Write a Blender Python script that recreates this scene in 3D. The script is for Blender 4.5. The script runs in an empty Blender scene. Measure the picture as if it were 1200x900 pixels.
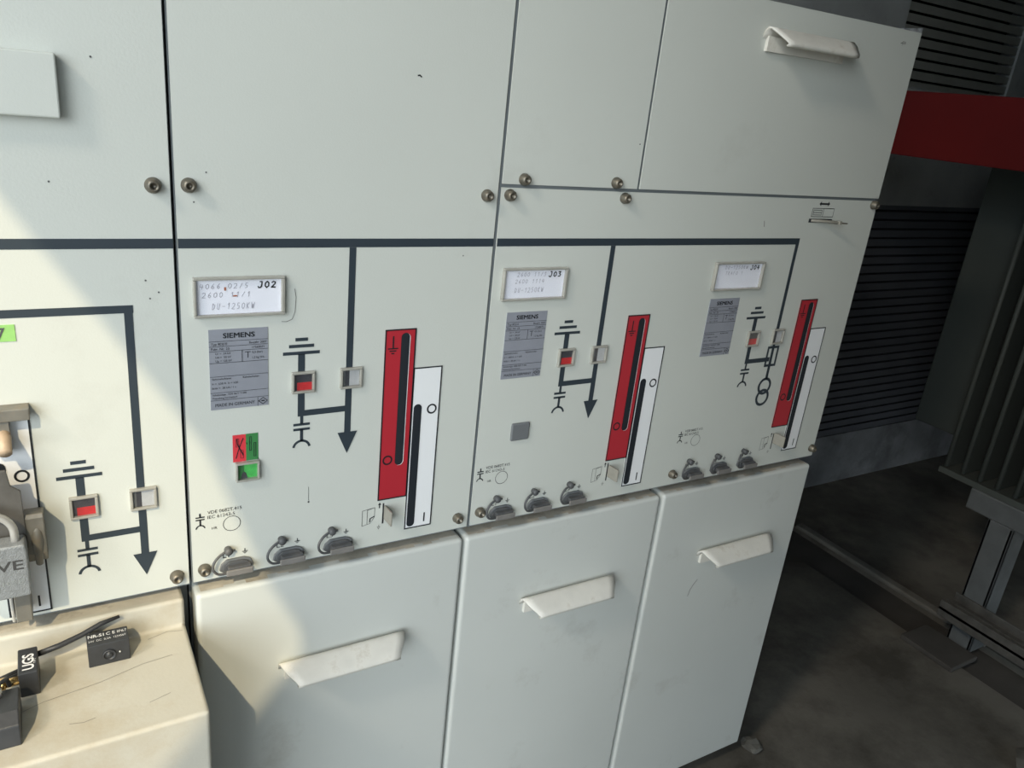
import bpy, bmesh, math, random
from mathutils import Vector, Matrix
C = bpy.context.scene.collection
random.seed(7)

# ------------------------------------------------------------------ camera
cam_d = bpy.data.cameras.new('camera'); cam = bpy.data.objects.new('camera', cam_d); C.objects.link(cam)
a, b, c = map(math.radians, (-32.22796104, -20.44549821, -6.25391899))
R = (Matrix.Rotation(a, 3, 'Z') @ Matrix.Rotation(b, 3, 'X') @ Matrix.Rotation(c, 3, 'Y'))
rt, fw, up = R.col[0], R.col[1], R.col[2]
M = Matrix((( rt[0], up[0], -fw[0], -0.11095), (rt[1], up[1], -fw[1], -0.80408), (rt[2], up[2], -fw[2], 0.16579), (0, 0, 0, 1)))
cam.matrix_world = M
cam_d.sensor_width = 36; cam_d.lens = 921.311 / 1200 * 36; cam_d.clip_start = 0.02
bpy.context.scene.camera = cam
# ------------------------------------------------------------------ light
vs = bpy.context.scene.view_settings
vs.view_transform = 'Standard'; vs.look = 'None'; vs.gamma = 1; vs.use_curve_mapping = False
vs.exposure = 0.08
W = bpy.data.worlds.new('sky'); bpy.context.scene.world = W; W.use_nodes = True
bg = W.node_tree.nodes['Background']; bg.inputs[0].default_value = (0.70, 0.86, 1.0, 1); bg.inputs[1].default_value = 1.42
def aim(o, d): o.rotation_euler = Vector(d).to_track_quat('-Z', 'Y').to_euler()
SUN = Vector((0.077, 0.145, -0.154))
sd = bpy.data.lights.new('sun', 'SUN'); so = bpy.data.objects.new('sun', sd); C.objects.link(so)
sd.energy = 2.4; sd.angle = math.radians(0.5); sd.color = (1.0, 0.83, 0.54); aim(so, SUN); so.location = (-2, -4, 4)
# stand-in lamp for sunlight reflected off an unseen door leaf, upper left
ad = bpy.data.lights.new('reflected_sun_lamp', 'AREA'); ao = bpy.data.objects.new('reflected_sun_lamp', ad); C.objects.link(ao)
ad.shape = 'DISK'; ad.size = 0.5; ad.energy = 44.0; ad.color = (1.0, 0.88, 0.72)
ao.location = (-2.51, -1.07, 2.254); aim(ao, (1.31, 0.519, -1.399))

# broad bright hazy sky low behind the viewer
hd = bpy.data.lights.new('hazy_sky', 'SUN'); ho = bpy.data.objects.new('hazy_sky', hd); C.objects.link(ho)
hd.energy = 2.0; hd.angle = math.radians(40); hd.color = (0.94, 0.99, 1.0); aim(ho, (0.9, 1.0, -0.35)); ho.location = (-3, -5, 3)
# ------------------------------------------------------------------ materials
def mat(name, col, rough=0.5, metal=0.0, var=0.06, scale=8.0, bump=0.0, bscale=200.0, stain=None, sscale=5.0, samt=0.5, slo=0.5, shi=0.75, coat=0.0):
    m = bpy.data.materials.new(name); m.use_nodes = True
    nt = m.node_tree; N = nt.nodes; L = nt.links; p = N['Principled BSDF']
    p.inputs['Roughness'].default_value = rough; p.inputs['Metallic'].default_value = metal
    p.inputs['Coat Weight'].default_value = coat
    tc = N.new('ShaderNodeTexCoord')
    n = N.new('ShaderNodeTexNoise'); n.inputs['Scale'].default_value = scale; n.inputs['Detail'].default_value = 5
    L.new(tc.outputs['Object'], n.inputs['Vector'])
    r = N.new('ShaderNodeValToRGB'); L.new(n.outputs['Fac'], r.inputs['Fac'])
    lo = tuple(x * (1 - var) for x in col); hi = tuple(min(1, x * (1 + var)) for x in col)
    r.color_ramp.elements[0].position = 0.3; r.color_ramp.elements[1].position = 0.7
    r.color_ramp.elements[0].color = (*lo, 1); r.color_ramp.elements[1].color = (*hi, 1)
    out = r.outputs['Color']
    if stain:
        n2 = N.new('ShaderNodeTexNoise'); n2.inputs['Scale'].default_value = sscale; n2.inputs['Detail'].default_value = 8; n2.inputs['Roughness'].default_value = 0.7
        L.new(tc.outputs['Object'], n2.inputs['Vector'])
        mr = N.new('ShaderNodeMapRange'); mr.inputs['From Min'].default_value = slo; mr.inputs['From Max'].default_value = shi; mr.inputs['To Max'].default_value = samt
        L.new(n2.outputs['Fac'], mr.inputs['Value'])
        mx = N.new('ShaderNodeMix'); mx.data_type = 'RGBA'; L.new(mr.outputs['Result'], mx.inputs['Factor']); L.new(out, mx.inputs['A'])
        mx.inputs['B'].default_value = (*stain, 1); out = mx.outputs['Result']
    L.new(out, p.inputs['Base Color'])
    if bump:
        n3 = N.new('ShaderNodeTexNoise'); n3.inputs['Scale'].default_value = bscale; n3.inputs['Detail'].default_value = 3
        L.new(tc.outputs['Object'], n3.inputs['Vector'])
        bp = N.new('ShaderNodeBump'); bp.inputs['Strength'].default_value = bump; bp.inputs['Distance'].default_value = 0.001
        L.new(n3.outputs['Fac'], bp.inputs['Height']); L.new(bp.outputs['Normal'], p.inputs['Normal'])
    return m
PAINT = mat('grey_enamel', (0.60, 0.62, 0.575), 0.42, var=0.025, scale=3, bump=0.12, bscale=420, stain=(0.40, 0.39, 0.35), sscale=4.5, samt=0.30, slo=0.60, shi=0.80)
DOOR = mat('grey_enamel_worn', (0.58, 0.60, 0.57), 0.40, var=0.03, scale=3, bump=0.10, bscale=420, stain=(0.33, 0.31, 0.27), sscale=7, samt=0.55, slo=0.58, shi=0.80)
GRIME = mat('grimy_enamel', (0.53, 0.505, 0.43), 0.55, var=0.05, scale=9, bump=0.15, bscale=300, stain=(0.42, 0.35, 0.24), sscale=11, samt=0.75, slo=0.46, shi=0.70)
DUSTY = mat('dusty_ledge', (0.52, 0.48, 0.40), 0.7, var=0.12, scale=30, bump=0.3, bscale=200, stain=(0.20, 0.16, 0.12), sscale=22, samt=0.7, slo=0.52, shi=0.7)
DARKP = mat('dark_body', (0.17, 0.19, 0.20), 0.6, var=0.1)
BLACK = mat('mimic_grey_black', (0.028, 0.040, 0.052), 0.5, var=0.05)
INK = mat('ink_black', (0.012, 0.014, 0.018), 0.5, var=0.0)
SLOT = mat('slot_shade', (0.012, 0.016, 0.022), 0.6, var=0.05)  # flat dark fill paints the shade inside the slot openings
RED = mat('signal_red', (0.44, 0.022, 0.035), 0.45, var=0.04, bump=0.05)
WHITE = mat('plate_white', (0.84, 0.85, 0.86), 0.42, var=0.02)
SILVER = mat('rating_plate_grey', (0.30, 0.315, 0.36), 0.45, 0.15, var=0.05, scale=30)
CLEAR = mat('clear_plastic_rim', (0.36, 0.35, 0.31), 0.22, var=0.12, scale=60, coat=0.5)
GREYPL = mat('grey_plastic', (0.15, 0.158, 0.165), 0.5, var=0.08)
RUBBER = mat('grey_rubber', (0.075, 0.078, 0.082), 0.55, var=0.1, scale=40, stain=(0.20, 0.18, 0.155), sscale=60, samt=0.5)
RUBL = mat('worn_rubber_light', (0.19, 0.18, 0.17), 0.6, var=0.1, scale=60)
PAPER = mat('paper', (0.88, 0.89, 0.97), 0.8, var=0.02)
PENCIL = mat('faint_pencil', (0.33, 0.32, 0.38), 0.8, var=0.1)
PENC2 = mat('rust_spot', (0.40, 0.14, 0.08), 0.8, var=0.1)
GREEN = mat('sticker_green', (0.045, 0.22, 0.065), 0.5, var=0.05)
LGREEN = mat('label_green', (0.30, 0.58, 0.17), 0.5, var=0.1, scale=80)
BGREEN = mat('indicator_green', (0.09, 0.55, 0.12), 0.4, var=0.25, scale=90)
SRED = mat('sticker_red', (0.70, 0.045, 0.06), 0.5, var=0.05)
INDRED = mat('indicator_red', (0.55, 0.03, 0.035), 0.4, var=0.15, scale=90)
INDGREY = mat('indicator_dark', (0.055, 0.055, 0.065), 0.4, var=0.2, scale=90)
INDWHITE = mat('indicator_light', (0.48, 0.49, 0.50), 0.4, var=0.1, scale=90)
SCREW = mat('tarnished_screw', (0.17, 0.155, 0.125), 0.42, 0.6, var=0.25, scale=150, stain=(0.30, 0.21, 0.12), sscale=200, samt=0.5, bump=0.2, bscale=600)
HANDLE = mat('cream_handle', (0.70, 0.68, 0.62), 0.5, var=0.07, scale=30, bump=0.15, bscale=250, stain=(0.36, 0.30, 0.22), sscale=30, samt=0.55, slo=0.55, shi=0.75)
BEIGE = mat('beige_tab', (0.29, 0.275, 0.235), 0.5, var=0.08, scale=60)
SHINY = mat('crinkled_foil', (0.42, 0.44, 0.46), 0.45, 0.4, var=0.4, scale=120, bump=0.8, bscale=300)
DARKST = mat('dark_steel_plate', (0.105, 0.10, 0.092), 0.5, 0.2, var=0.2, scale=40, bump=0.2)
STEEL = mat('dull_steel', (0.20, 0.19, 0.165), 0.45, 0.3, var=0.15, scale=60, stain=(0.30, 0.22, 0.13), sscale=70, samt=0.5, bump=0.2)
SHACK = mat('bright_steel', (0.60, 0.59, 0.56), 0.32, 0.5, var=0.1, scale=100)
LOCK = mat('hammered_grey', (0.25, 0.265, 0.275), 0.42, 0.2, var=0.12, scale=200, bump=0.8, bscale=900)
LOCKTX = mat('lock_lettering', (0.05, 0.05, 0.05), 0.6, var=0.0)
LOCKTX2 = mat('lock_lettering_light', (0.26, 0.28, 0.28), 0.6, var=0.0)
TAN = mat('tan_pin', (0.48, 0.36, 0.25), 0.5, 0.1, var=0.15, scale=90)
BLKPL = mat('black_plastic', (0.034, 0.036, 0.040), 0.45, var=0.15, scale=60, bump=0.2)
PRINT = mat('white_print', (0.72, 0.72, 0.72), 0.6, var=0.05)
BRASS = mat('brass', (0.75, 0.52, 0.22), 0.25, 0.95, var=0.1, scale=80)
CONC = mat('concrete', (0.34, 0.345, 0.33), 0.9, var=0.15, scale=6, bump=0.6, bscale=90, stain=(0.07, 0.07, 0.065), sscale=16, samt=0.6, slo=0.6, shi=0.78)
CONCD = mat('curb_concrete', (0.17, 0.175, 0.18), 0.9, var=0.25, scale=9, bump=0.8, bscale=60, stain=(0.05, 0.05, 0.05), sscale=7, samt=0.7)
FLOOR = mat('dusty_concrete_floor', (0.155, 0.143, 0.120), 0.85, var=0.25, scale=3.0, bump=0.8, bscale=45, stain=(0.06, 0.053, 0.043), sscale=3.2, samt=0.85, slo=0.42, shi=0.62)
TRENCH = mat('trench_dark', (0.075, 0.068, 0.06), 0.9, var=0.2, scale=8, bump=0.6)
LIP = mat('floor_lip', (0.17, 0.16, 0.14), 0.85, var=0.2, scale=14, bump=0.6)
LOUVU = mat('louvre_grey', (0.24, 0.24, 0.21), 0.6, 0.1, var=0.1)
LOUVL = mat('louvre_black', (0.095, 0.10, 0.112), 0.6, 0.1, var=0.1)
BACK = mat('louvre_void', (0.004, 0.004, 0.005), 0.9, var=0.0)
TANK = mat('transformer_green_grey', (0.075, 0.084, 0.075), 0.6, var=0.08, scale=5, bump=0.1)
FRAME = mat('galvanised_frame', (0.14, 0.148, 0.148), 0.55, 0.15, var=0.15, scale=25, bump=0.3)
RAIL = mat('rusty_rail', (0.105, 0.10, 0.09), 0.6, 0.2, var=0.25, scale=40, bump=0.4)
REDB = mat('red_board', (0.15, 0.004, 0.003), 0.9, var=0.12, scale=5)
ROOF_BLOCKER = mat('sun_blocker_sheet', (0.16, 0.16, 0.16), 0.7, var=0.1)
DUST = mat('outside_ground', (0.30, 0.27, 0.22), 0.95, var=0.15, scale=3)
RUBBLE = mat('rubble', (0.12, 0.115, 0.10), 0.95, var=0.3, scale=20, bump=0.8, bscale=80)
GLASS = bpy.data.materials.new('clear_window'); GLASS.use_nodes = True
_n = GLASS.node_tree.nodes; _l = GLASS.node_tree.links; _n.remove(_n['Principled BSDF'])
_t = _n.new('ShaderNodeBsdfTransparent'); _g = _n.new('ShaderNodeBsdfGlossy'); _g.inputs['Roughness'].default_value = 0.12
_t.inputs[0].default_value = (1, 1, 1, 1)
_x = _n.new('ShaderNodeMixShader'); _x.inputs[0].default_value = 0.04
_l.new(_t.outputs[0], _x.inputs[1]); _l.new(_g.outputs[0], _x.inputs[2]); _l.new(_x.outputs[0], _n['Material Output'].inputs[0])

# ------------------------------------------------------------------ helpers
def text_geo(s, weight=0.0, space=1.0):
    cu = bpy.data.curves.new('t', 'FONT'); cu.body = s; cu.size = 1.0; cu.offset = weight; cu.space_character = space; cu.resolution_u = 3
    o = bpy.data.objects.new('t', cu); C.objects.link(o)
    me = bpy.data.meshes.new_from_object(o.evaluated_get(bpy.context.evaluated_depsgraph_get()))
    vs_ = [v.co.copy() for v in me.vertices]; fs = [tuple(p.vertices) for p in me.polygons]
    bpy.data.objects.remove(o); bpy.data.curves.remove(cu); bpy.data.meshes.remove(me)
    return vs_, fs
class MB:
    def __init__(s): s.v = []; s.f = []; s.m = []; s.mats = []; s.sm = []
    def add(s, vs_, fs, m, smooth=False):
        if m not in s.mats: s.mats.append(m)
        k = s.mats.index(m); n = len(s.v); s.v += [tuple(v) for v in vs_]
        for f in fs: s.f.append(tuple(n + i for i in f)); s.m.append(k); s.sm.append(smooth)
        return s
    def box(s, x0, x1, y0, y1, z0, z1, m):
        v = [(x, y, z) for x in (x0, x1) for y in (y0, y1) for z in (z0, z1)]
        return s.add(v, [(0, 1, 3, 2), (4, 6, 7, 5), (0, 4, 5, 1), (2, 3, 7, 6), (0, 2, 6, 4), (1, 5, 7, 3)], m)
    def prism(s, pts, y0, y1, m):      # outline in x,z extruded along y
        n = len(pts); v = [(x, y0, z) for x, z in pts] + [(x, y1, z) for x, z in pts]
        f = [tuple(range(n)), tuple(range(2 * n - 1, n - 1, -1))] + [(i, (i + 1) % n, n + (i + 1) % n, n + i) for i in range(n)]
        return s.add(v, f, m)
    def prismx(s, pts, x0, x1, m):     # outline in y,z extruded along x
        n = len(pts); v = [(x0, y, z) for y, z in pts] + [(x1, y, z) for y, z in pts]
        f = [tuple(range(n)), tuple(range(2 * n - 1, n - 1, -1))] + [(i, (i + 1) % n, n + (i + 1) % n, n + i) for i in range(n)]
        return s.add(v, f, m)
    def prismz(s, pts, z0, z1, m):
        n = len(pts); v = [(x, y, z0) for x, y in pts] + [(x, y, z1) for x, y in pts]
        f = [tuple(range(n)), tuple(range(2 * n - 1, n - 1, -1))] + [(i, (i + 1) % n, n + (i + 1) % n, n + i) for i in range(n)]
        return s.add(v, f, m)
    def poly(s, pts, y, m): return s.add([(x, y, z) for x, z in pts], [tuple(range(len(pts)))], m)
    def rect(s, x0, x1, z0, z1, y, m): return s.poly([(x0, z0), (x1, z0), (x1, z1), (x0, z1)], y, m)
    def frame(s, x0, x1, z0, z1, w, y, m):
        s.rect(x0, x1, z1 - w, z1, y, m); s.rect(x0, x1, z0, z0 + w, y, m); s.rect(x0, x0 + w, z0 + w, z1 - w, y, m); s.rect(x1 - w, x1, z0 + w, z1 - w, y, m)
        return s
    def stroke(s, pts, w, y, m):
        for (x0, z0), (x1, z1) in zip(pts, pts[1:]):
            d = math.hypot(x1 - x0, z1 - z0) or 1e-9; ex, ez = (x1 - x0) / d * w / 4, (z1 - z0) / d * w / 4; nx, nz = -(z1 - z0) / d * w / 2, (x1 - x0) / d * w / 2
            s.poly([(x0 - ex - nx, z0 - ez - nz), (x1 + ex - nx, z1 + ez - nz), (x1 + ex + nx, z1 + ez + nz), (x0 - ex + nx, z0 - ez + nz)], y, m)
        return s
    def ring(s, cx, cz, r0, r1, y, m, a0=0, a1=360, n=32, sx=1.0):
        for i in range(n):
            t0, t1 = math.radians(a0 + (a1 - a0) * i / n), math.radians(a0 + (a1 - a0) * (i + 1) / n)
            s.poly([(cx + sx * r * math.cos(t), cz + r * math.sin(t)) for r, t in ((r0, t0), (r1, t0), (r1, t1), (r0, t1))], y, m)
        return s
    def tube(s, path, r, m, n=10, caps=True):
        P = [Vector(p) for p in path]; rings = []; u = None
        for i, p in enumerate(P):
            t = (P[min(i + 1, len(P) - 1)] - P[max(i - 1, 0)]).normalized()
            if u is None: u = t.orthogonal().normalized()
            u = (u - t * u.dot(t)).normalized(); w = t.cross(u)
            rr = r[i] if isinstance(r, (list, tuple)) else r
            rings.append([p + (u * math.cos(2 * math.pi * k / n) + w * math.sin(2 * math.pi * k / n)) * rr for k in range(n)])
        v = [q for rg in rings for q in rg]; f = []
        for i in range(len(P) - 1):
            for k in range(n): f.append((i * n + k, i * n + (k + 1) % n, (i + 1) * n + (k + 1) % n, (i + 1) * n + k))
        if caps: f += [tuple(range(n)), tuple(range(len(v) - 1, len(v) - n - 1, -1))]
        return s.add(v, f, m, True)
    def lathe(s, prof, cx, cz, m, n=24, y0=0.0):      # prof (radius, distance out of the panel)
        v = []; f = []
        for r, d in prof: v += [(cx + r * math.cos(2 * math.pi * k / n), y0 - d, cz + r * math.sin(2 * math.pi * k / n)) for k in range(n)]
        for i in range(len(prof) - 1):
            for k in range(n): f.append((i * n + k, i * n + (k + 1) % n, (i + 1) * n + (k + 1) % n, (i + 1) * n + k))
        f += [tuple(range(n)), tuple(range(len(v) - 1, len(v) - n - 1, -1))]
        return s.add(v, f, m, True)
    def text(s, t, x, z, h, y, m, align='l', weight=0.0, width=None, space=1.0, slant=0.0):
        vs_, fs = text_geo(t, weight, space)
        x0, x1 = min(v.x for v in vs_), max(v.x for v in vs_); y1 = max(v.y for v in vs_); y0 = min(v.y for v in vs_)
        sc = h / 0.70; sx = (width / (x1 - x0)) if width else sc
        off = x - x0 * sx if align == 'l' else x - (x0 + x1) / 2 * sx
        return s.add([(off + v.x * sx + v.y * sc * slant, y, z + v.y * sc) for v in vs_], fs, m)
    def build(s, name, parent=None, bevel=0.0, seg=2, loc=(0, 0, 0), solid=0.0, norm=True, smooth=None):
        me = bpy.data.meshes.new(name); me.from_pydata(s.v, [], s.f)
        for m in s.mats: me.materials.append(m)
        for p, k, q in zip(me.polygons, s.m, s.sm): p.material_index = k; p.use_smooth = q
        if norm:
            bm = bmesh.new(); bm.from_mesh(me); bmesh.ops.recalc_face_normals(bm, faces=bm.faces); bm.to_mesh(me); bm.free()
        o = bpy.data.objects.new(name, me); C.objects.link(o); o.location = loc
        if parent: o.parent = parent; 
        if solid:
            md = o.modifiers.new('s', 'SOLIDIFY'); md.thickness = solid; md.offset = 0
        if bevel:
            md = o.modifiers.new('b', 'BEVEL'); md.width = bevel; md.segments = seg; md.limit_method = 'ANGLE'; md.angle_limit = math.radians(40); md.harden_normals = False
        return o
def tag(o, label=None, cat=None, group=None, kind=None):
    if label: o['label'] = label
    if cat: o['category'] = cat
    if group: o['group'] = group
    if kind: o['kind'] = kind
    return o
def thing(name, label, cat, loc=(0, 0, 0), group=None):
    o = bpy.data.objects.new(name, None); C.objects.link(o); o.location = loc; o.empty_display_size = 0.05
    return tag(o, label, cat, group)
def struct(mb, name, **k): return tag(mb.build(name, **k), kind='structure')
def stadium(cx0, z0, cx1, z1, r, n=8):   # vertical slot outline
    p = [(cx1 + r * math.cos(math.pi * i / n), z1 + r * math.sin(math.pi * i / n)) for i in range(n + 1)]
    return p + [(cx0 - r * math.cos(math.pi * i / n), z0 - r * math.sin(math.pi * i / n)) for i in range(n + 1)]

# ------------------------------------------------------------------ setting
FZ = -1.085
m = MB(); m.box(-3.5, 1.80, -1.9, 0.85, FZ - 0.08, FZ, FLOOR); m.box(1.95, 4.6, -1.9, 0.85, FZ - 0.08, FZ, FLOOR)
m.box(1.80, 1.95, -1.9, 0.85, FZ - 0.08, FZ - 0.018, TRENCH)
struct(m, 'floor')
struct(MB().box(1.945, 1.975, -0.02, 0.62, FZ - 0.002, FZ + 0.012, LIP), 'trim_1', bevel=0.004)
m = MB(); m.box(-9, 7, -12, -1.9, FZ - 0.16, FZ - 0.05, DUST); struct(m, 'ground')
# back wall: concrete with two louvred openings
YB = 0.81
m = MB()
m.box(-3.5, 1.30, YB, YB + 0.2, FZ, 1.3, CONC)
m.box(1.30, 2.12, YB, YB + 0.2, -0.06, 1.3, CONC)
m.box(2.12, 2.74, YB, YB + 0.2, -0.06, 0.285, CONC)
m.box(2.12, 2.74, YB, YB + 0.2, 1.05, 1.3, CONC)
m.box(2.74, 4.6, YB, YB + 0.2, -0.06, 1.3, CONC)
m.box(3.35, 4.6, YB, YB + 0.2, FZ, -0.06, CONC)
m.box(1.30, 3.35, YB, YB + 0.2, FZ, -0.885, CONCD)
m.prismx([(YB - 0.012, 0.279), (YB - 0.012, 0.291), (YB + 0.03, 0.302), (YB + 0.03, 0.279)], 2.12, 2.74, CONC)
struct(m, 'wall_back')
def louvre(name, x0, x1, z0, z1, sm):
    m = MB(); p = 0.030; z = z0
    while z < z1 - 0.004:
        m.prismx([(YB + 0.012, z), (YB + 0.014, z + 0.003), (YB + 0.045, z + p - 0.002), (YB + 0.043, z + p - 0.005)], x0, x1, sm)
        m.prismx([(YB + 0.008, z), (YB + 0.008, z + 0.0225), (YB + 0.012, z + 0.0225), (YB + 0.012, z)], x0, x1, sm)
        z += p
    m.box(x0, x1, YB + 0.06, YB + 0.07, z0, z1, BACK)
    return struct(m, name)
louvre('window_1', 2.12, 2.74, 0.29, 1.05, LOUVU)
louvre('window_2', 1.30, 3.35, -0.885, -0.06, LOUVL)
struct(MB().box(4.4, 4.6, -1.9, YB, FZ, 1.3, CONC), 'wall_right')
JX, JY = -0.03, -1.00  # unseen wall: edge placed to fade the hazy light, low gap lights the floor
m = MB(); m.box(JX, 1.25, JY - 0.12, JY, FZ, 1.3, CONC); m.box(1.25, 2.60, JY - 0.12, JY, -0.35, 1.3, CONC); m.box(2.60, 4.4, JY - 0.12, JY, FZ, 1.3, CONC)
struct(m, 'light_blocker_wall')
# unseen roof slab, outline shaped to cut the sunlight on the cabinets
pts = [(4.6, 1.0), (4.6, -2.45), (-1.75, -2.45), (-1.025, -1.93), (-0.919, -1.854), (-0.814, -1.777), (-0.771, -1.69), (-0.77, -1.60), (-0.742, -1.435), (-0.770, -1.193), (-0.80, 1.0)]
struct(MB().prismz(pts, 1.30, 1.36, ROOF_BLOCKER), 'sun_blocker_roof')

# ------------------------------------------------------------------ switchgear parts (template of one feeder, x from its left seam)
E = 0.0004
def screw(x, z, parent, s=1.0):
    m = MB(); r = 0.0062 * s
    m.lathe([(r * 1.12, 0.0), (r * 1.15, 0.0018), (r * 0.98, 0.0040), (r * 0.95, 0.0075), (r * 0.72, 0.0095), (r * 0.45, 0.0096), (r * 0.40, 0.0050), (0.0003, 0.0048)], x, z, SCREW)
    return m.build('screw', parent)
def ground_symbol(m, x, z, s, mt, y=-E):      # z is the top of the smallest bar
    m.rect(x - 0.0068 * s, x + 0.0068 * s, z - 0.0038 * s, z, y, mt)
    m.rect(x - 0.0137 * s, x + 0.0137 * s, z - 0.0112 * s, z - 0.0075 * s, y, mt)
    m.rect(x - 0.0202 * s, x + 0.0202 * s, z - 0.0192 * s, z - 0.0155 * s, y, mt)
def cap_symbol(m, x, z, s, mt, y=-E):
    m.rect(x - 0.0018 * s, x + 0.0018 * s, z - 0.0095 * s, z, y, mt)
    m.rect(x - 0.0094 * s, x + 0.0094 * s, z - 0.0115 * s, z - 0.0085 * s, y, mt)
    m.rect(x - 0.0094 * s, x + 0.0094 * s, z - 0.0175 * s, z - 0.0145 * s, y, mt)
    m.rect(x - 0.0018 * s, x + 0.0018 * s, z - 0.0310 * s, z - 0.0160 * s, y, mt)
    m.ring(x, z - 0.0395 * s, 0.0078 * s, 0.0106 * s, y, mt, 8, 172, 20)
def feeder_mimic(m, ox, dz=0.0, drop_top=-0.0095, transformer=False):
    gx = ox + 0.1224; vx = ox + 0.1768
    ground_symbol(m, gx, -0.1075 + dz, 1.0, BLACK)
    m.rect(gx - 0.0038, gx + 0.0038, -0.147 + dz, -0.126 + dz, -E, BLACK)
    m.rect(gx - 0.0038, gx + 0.0038, -0.200 + dz, -0.168 + dz, -E, BLACK)
    m.rect(gx + 0.0038, vx - 0.0036, -0.200 + dz, -0.1928 + dz, -E, BLACK)
    cap_symbol(m, gx + 0.0008, -0.200 + dz, 1.0, BLACK)
    if not transformer:
        m.rect(vx - 0.0038, vx + 0.0038, -0.147 + dz, drop_top, -E, BLACK)
        m.rect(vx - 0.0038, vx + 0.0038, -0.229 + dz, -0.168 + dz, -E, BLACK)
        m.poly([(vx - 0.0118, -0.2262 + dz), (vx + 0.0118, -0.2262 + dz), (vx, -0.2538 + dz)], -2 * E, BLACK)
    else:
        m.rect(vx - 0.0034, vx + 0.0034, -0.145, drop_top, -E, BLACK)
        m.rect(vx - 0.0028, vx + 0.0028, -0.228, -0.165, -E, BLACK)
        m.frame(vx - 0.0130, vx + 0.0130, -0.206, -0.1715, 0.0040, -2 * E, BLACK)
        m.ring(vx - 0.0005, -0.2400, 0.0104, 0.0150, -E, BLACK)
        m.ring(vx - 0.0005, -0.2595, 0.0104, 0.0150, -2 * E, BLACK)
def vde_marks(m, ox, dz=0.0):
    cap_symbol(m, ox + 0.0118, -0.3028 + dz, 0.50, INK)
    m.text('VDE 0682T.415', ox + 0.0196, -0.3052 + dz, 0.0040, -E, INK, width=0.0365)
    m.text('IEC 61243-5', ox + 0.0196, -0.3112 + dz, 0.0040, -E, INK, width=0.029)
    m.text('HR', ox + 0.0236, -0.3255 + dz, 0.0032, -E, INK)
    m.ring(ox + 0.0452, -0.3218 + dz, 0.0090, 0.0096, -E, INK)
def socket_marks(m, ox, dz=0.0):
    for i, (x, z) in enumerate(((0.0, 0.0), (0.0605, 0.0), (0.1205, 0.0))):
        m.text('L%d' % (i + 1), ox + 0.0345 + x, -0.3655 + dz, 0.0065, -E, INK)
        gx, gz = ox + 0.0588 + x, -0.3575 + dz
        m.rect(gx - 0.0005, gx + 0.0005, gz - 0.0035, gz, -E, INK); m.rect(gx - 0.0032, gx + 0.0032, gz - 0.0042, gz - 0.0033, -E, INK)
        m.rect(gx - 0.002, gx + 0.002, gz - 0.0056, gz - 0.0049, -E, INK); m.rect(gx - 0.001, gx + 0.001, gz - 0.0068, gz - 0.0062, -E, INK)
def interlock_marks(m, ox, dz=0.0):
    x, z = ox + 0.1995, -0.3585 + dz; w = 0.0005
    for p in ([(x, z), (x, z + 0.0215), (x + 0.016, z + 0.0235), (x + 0.016, z + 0.010), (x + 0.0105, z + 0.002), (x, z)], [(x + 0.0065, z + 0.002), (x + 0.0065, z + 0.0215), (x + 0.016, z + 0.0235)], [(x, z + 0.0215), (x + 0.0065, z + 0.0222)]): m.stroke(p, w, -E, INK)
    m.stroke([(x + 0.010, z + 0.004), (x + 0.0105, z + 0.009), (x + 0.0155, z + 0.011)], 0.0014, -E, INK)
    ax = ox + 0.2216
    m.poly([(ax - 0.0022, -0.3325 + dz), (ax + 0.0022, -0.3325 + dz), (ax, -0.3290 + dz)], -E, INK); m.rect(ax - 0.0007, ax + 0.0007, -0.337 + dz, -0.3325 + dz, -E, INK)
    m.stroke([(ax, -0.361 + dz), (ax, -0.3635 + dz), (ax - 0.0018, -0.3635 + dz), (ax, -0.3668 + dz), (ax + 0.0018, -0.3635 + dz), (ax, -0.3635 + dz)], 0.0004, -E, INK)
    m.rect(ox + 0.2258, ox + 0.2278, -0.360 + dz, -0.331 + dz, -E, INK)
def indicator(kind, ox, dz, parent):
    x0 = ox + (0.1112 if kind == 'earth' else 0.1660); x1 = x0 + 0.0258; z0 = -0.1712 + dz; z1 = z0 + 0.0252; w = 0.0029
    m = MB()
    for a_, b_, c_, d_ in ((x0, x1, z1 - w, z1), (x0, x1, z0, z0 + w), (x0, x0 + w, z0 + w, z1 - w), (x1 - w, x1, z0 + w, z1 - w)): m.box(a_, b_, -0.0042, 0.0, c_, d_, CLEAR)
    f = m.build('indicator_frame', parent, bevel=0.0008); tag(f, 'clear plastic rim round a position window')
    m = MB(); zi0, zi1 = z0 + w, z1 - w; xi0, xi1 = x0 + w, x1 - w
    if kind == 'earth':
        m.rect(xi0, xi1, zi0 + 0.009, zi1, -0.0006, INDGREY); m.rect(xi0, xi1, zi0, zi0 + 0.009, -0.0006, INDRED); m.rect(xi0, xi0 + 0.0035, zi0, zi1, -0.0008, INDGREY)
    else:
        m.rect(xi0, xi0 + 0.0035, zi0, zi1, -0.0006, GREYPL); m.rect(xi0 + 0.0035, xi0 + 0.0085, zi0, zi1, -0.0006, INDGREY); m.rect(xi0 + 0.0085, xi1, zi0, zi1, -0.0006, INDWHITE)
    tag(m.build('position_flag', f), 'red and dark flag' if kind == 'earth' else 'grey and white flag with dark bar')
    MB().box(xi0, xi1, -0.0034, -0.0030, zi0, zi1, GLASS).build('clear_window', f)
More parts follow.
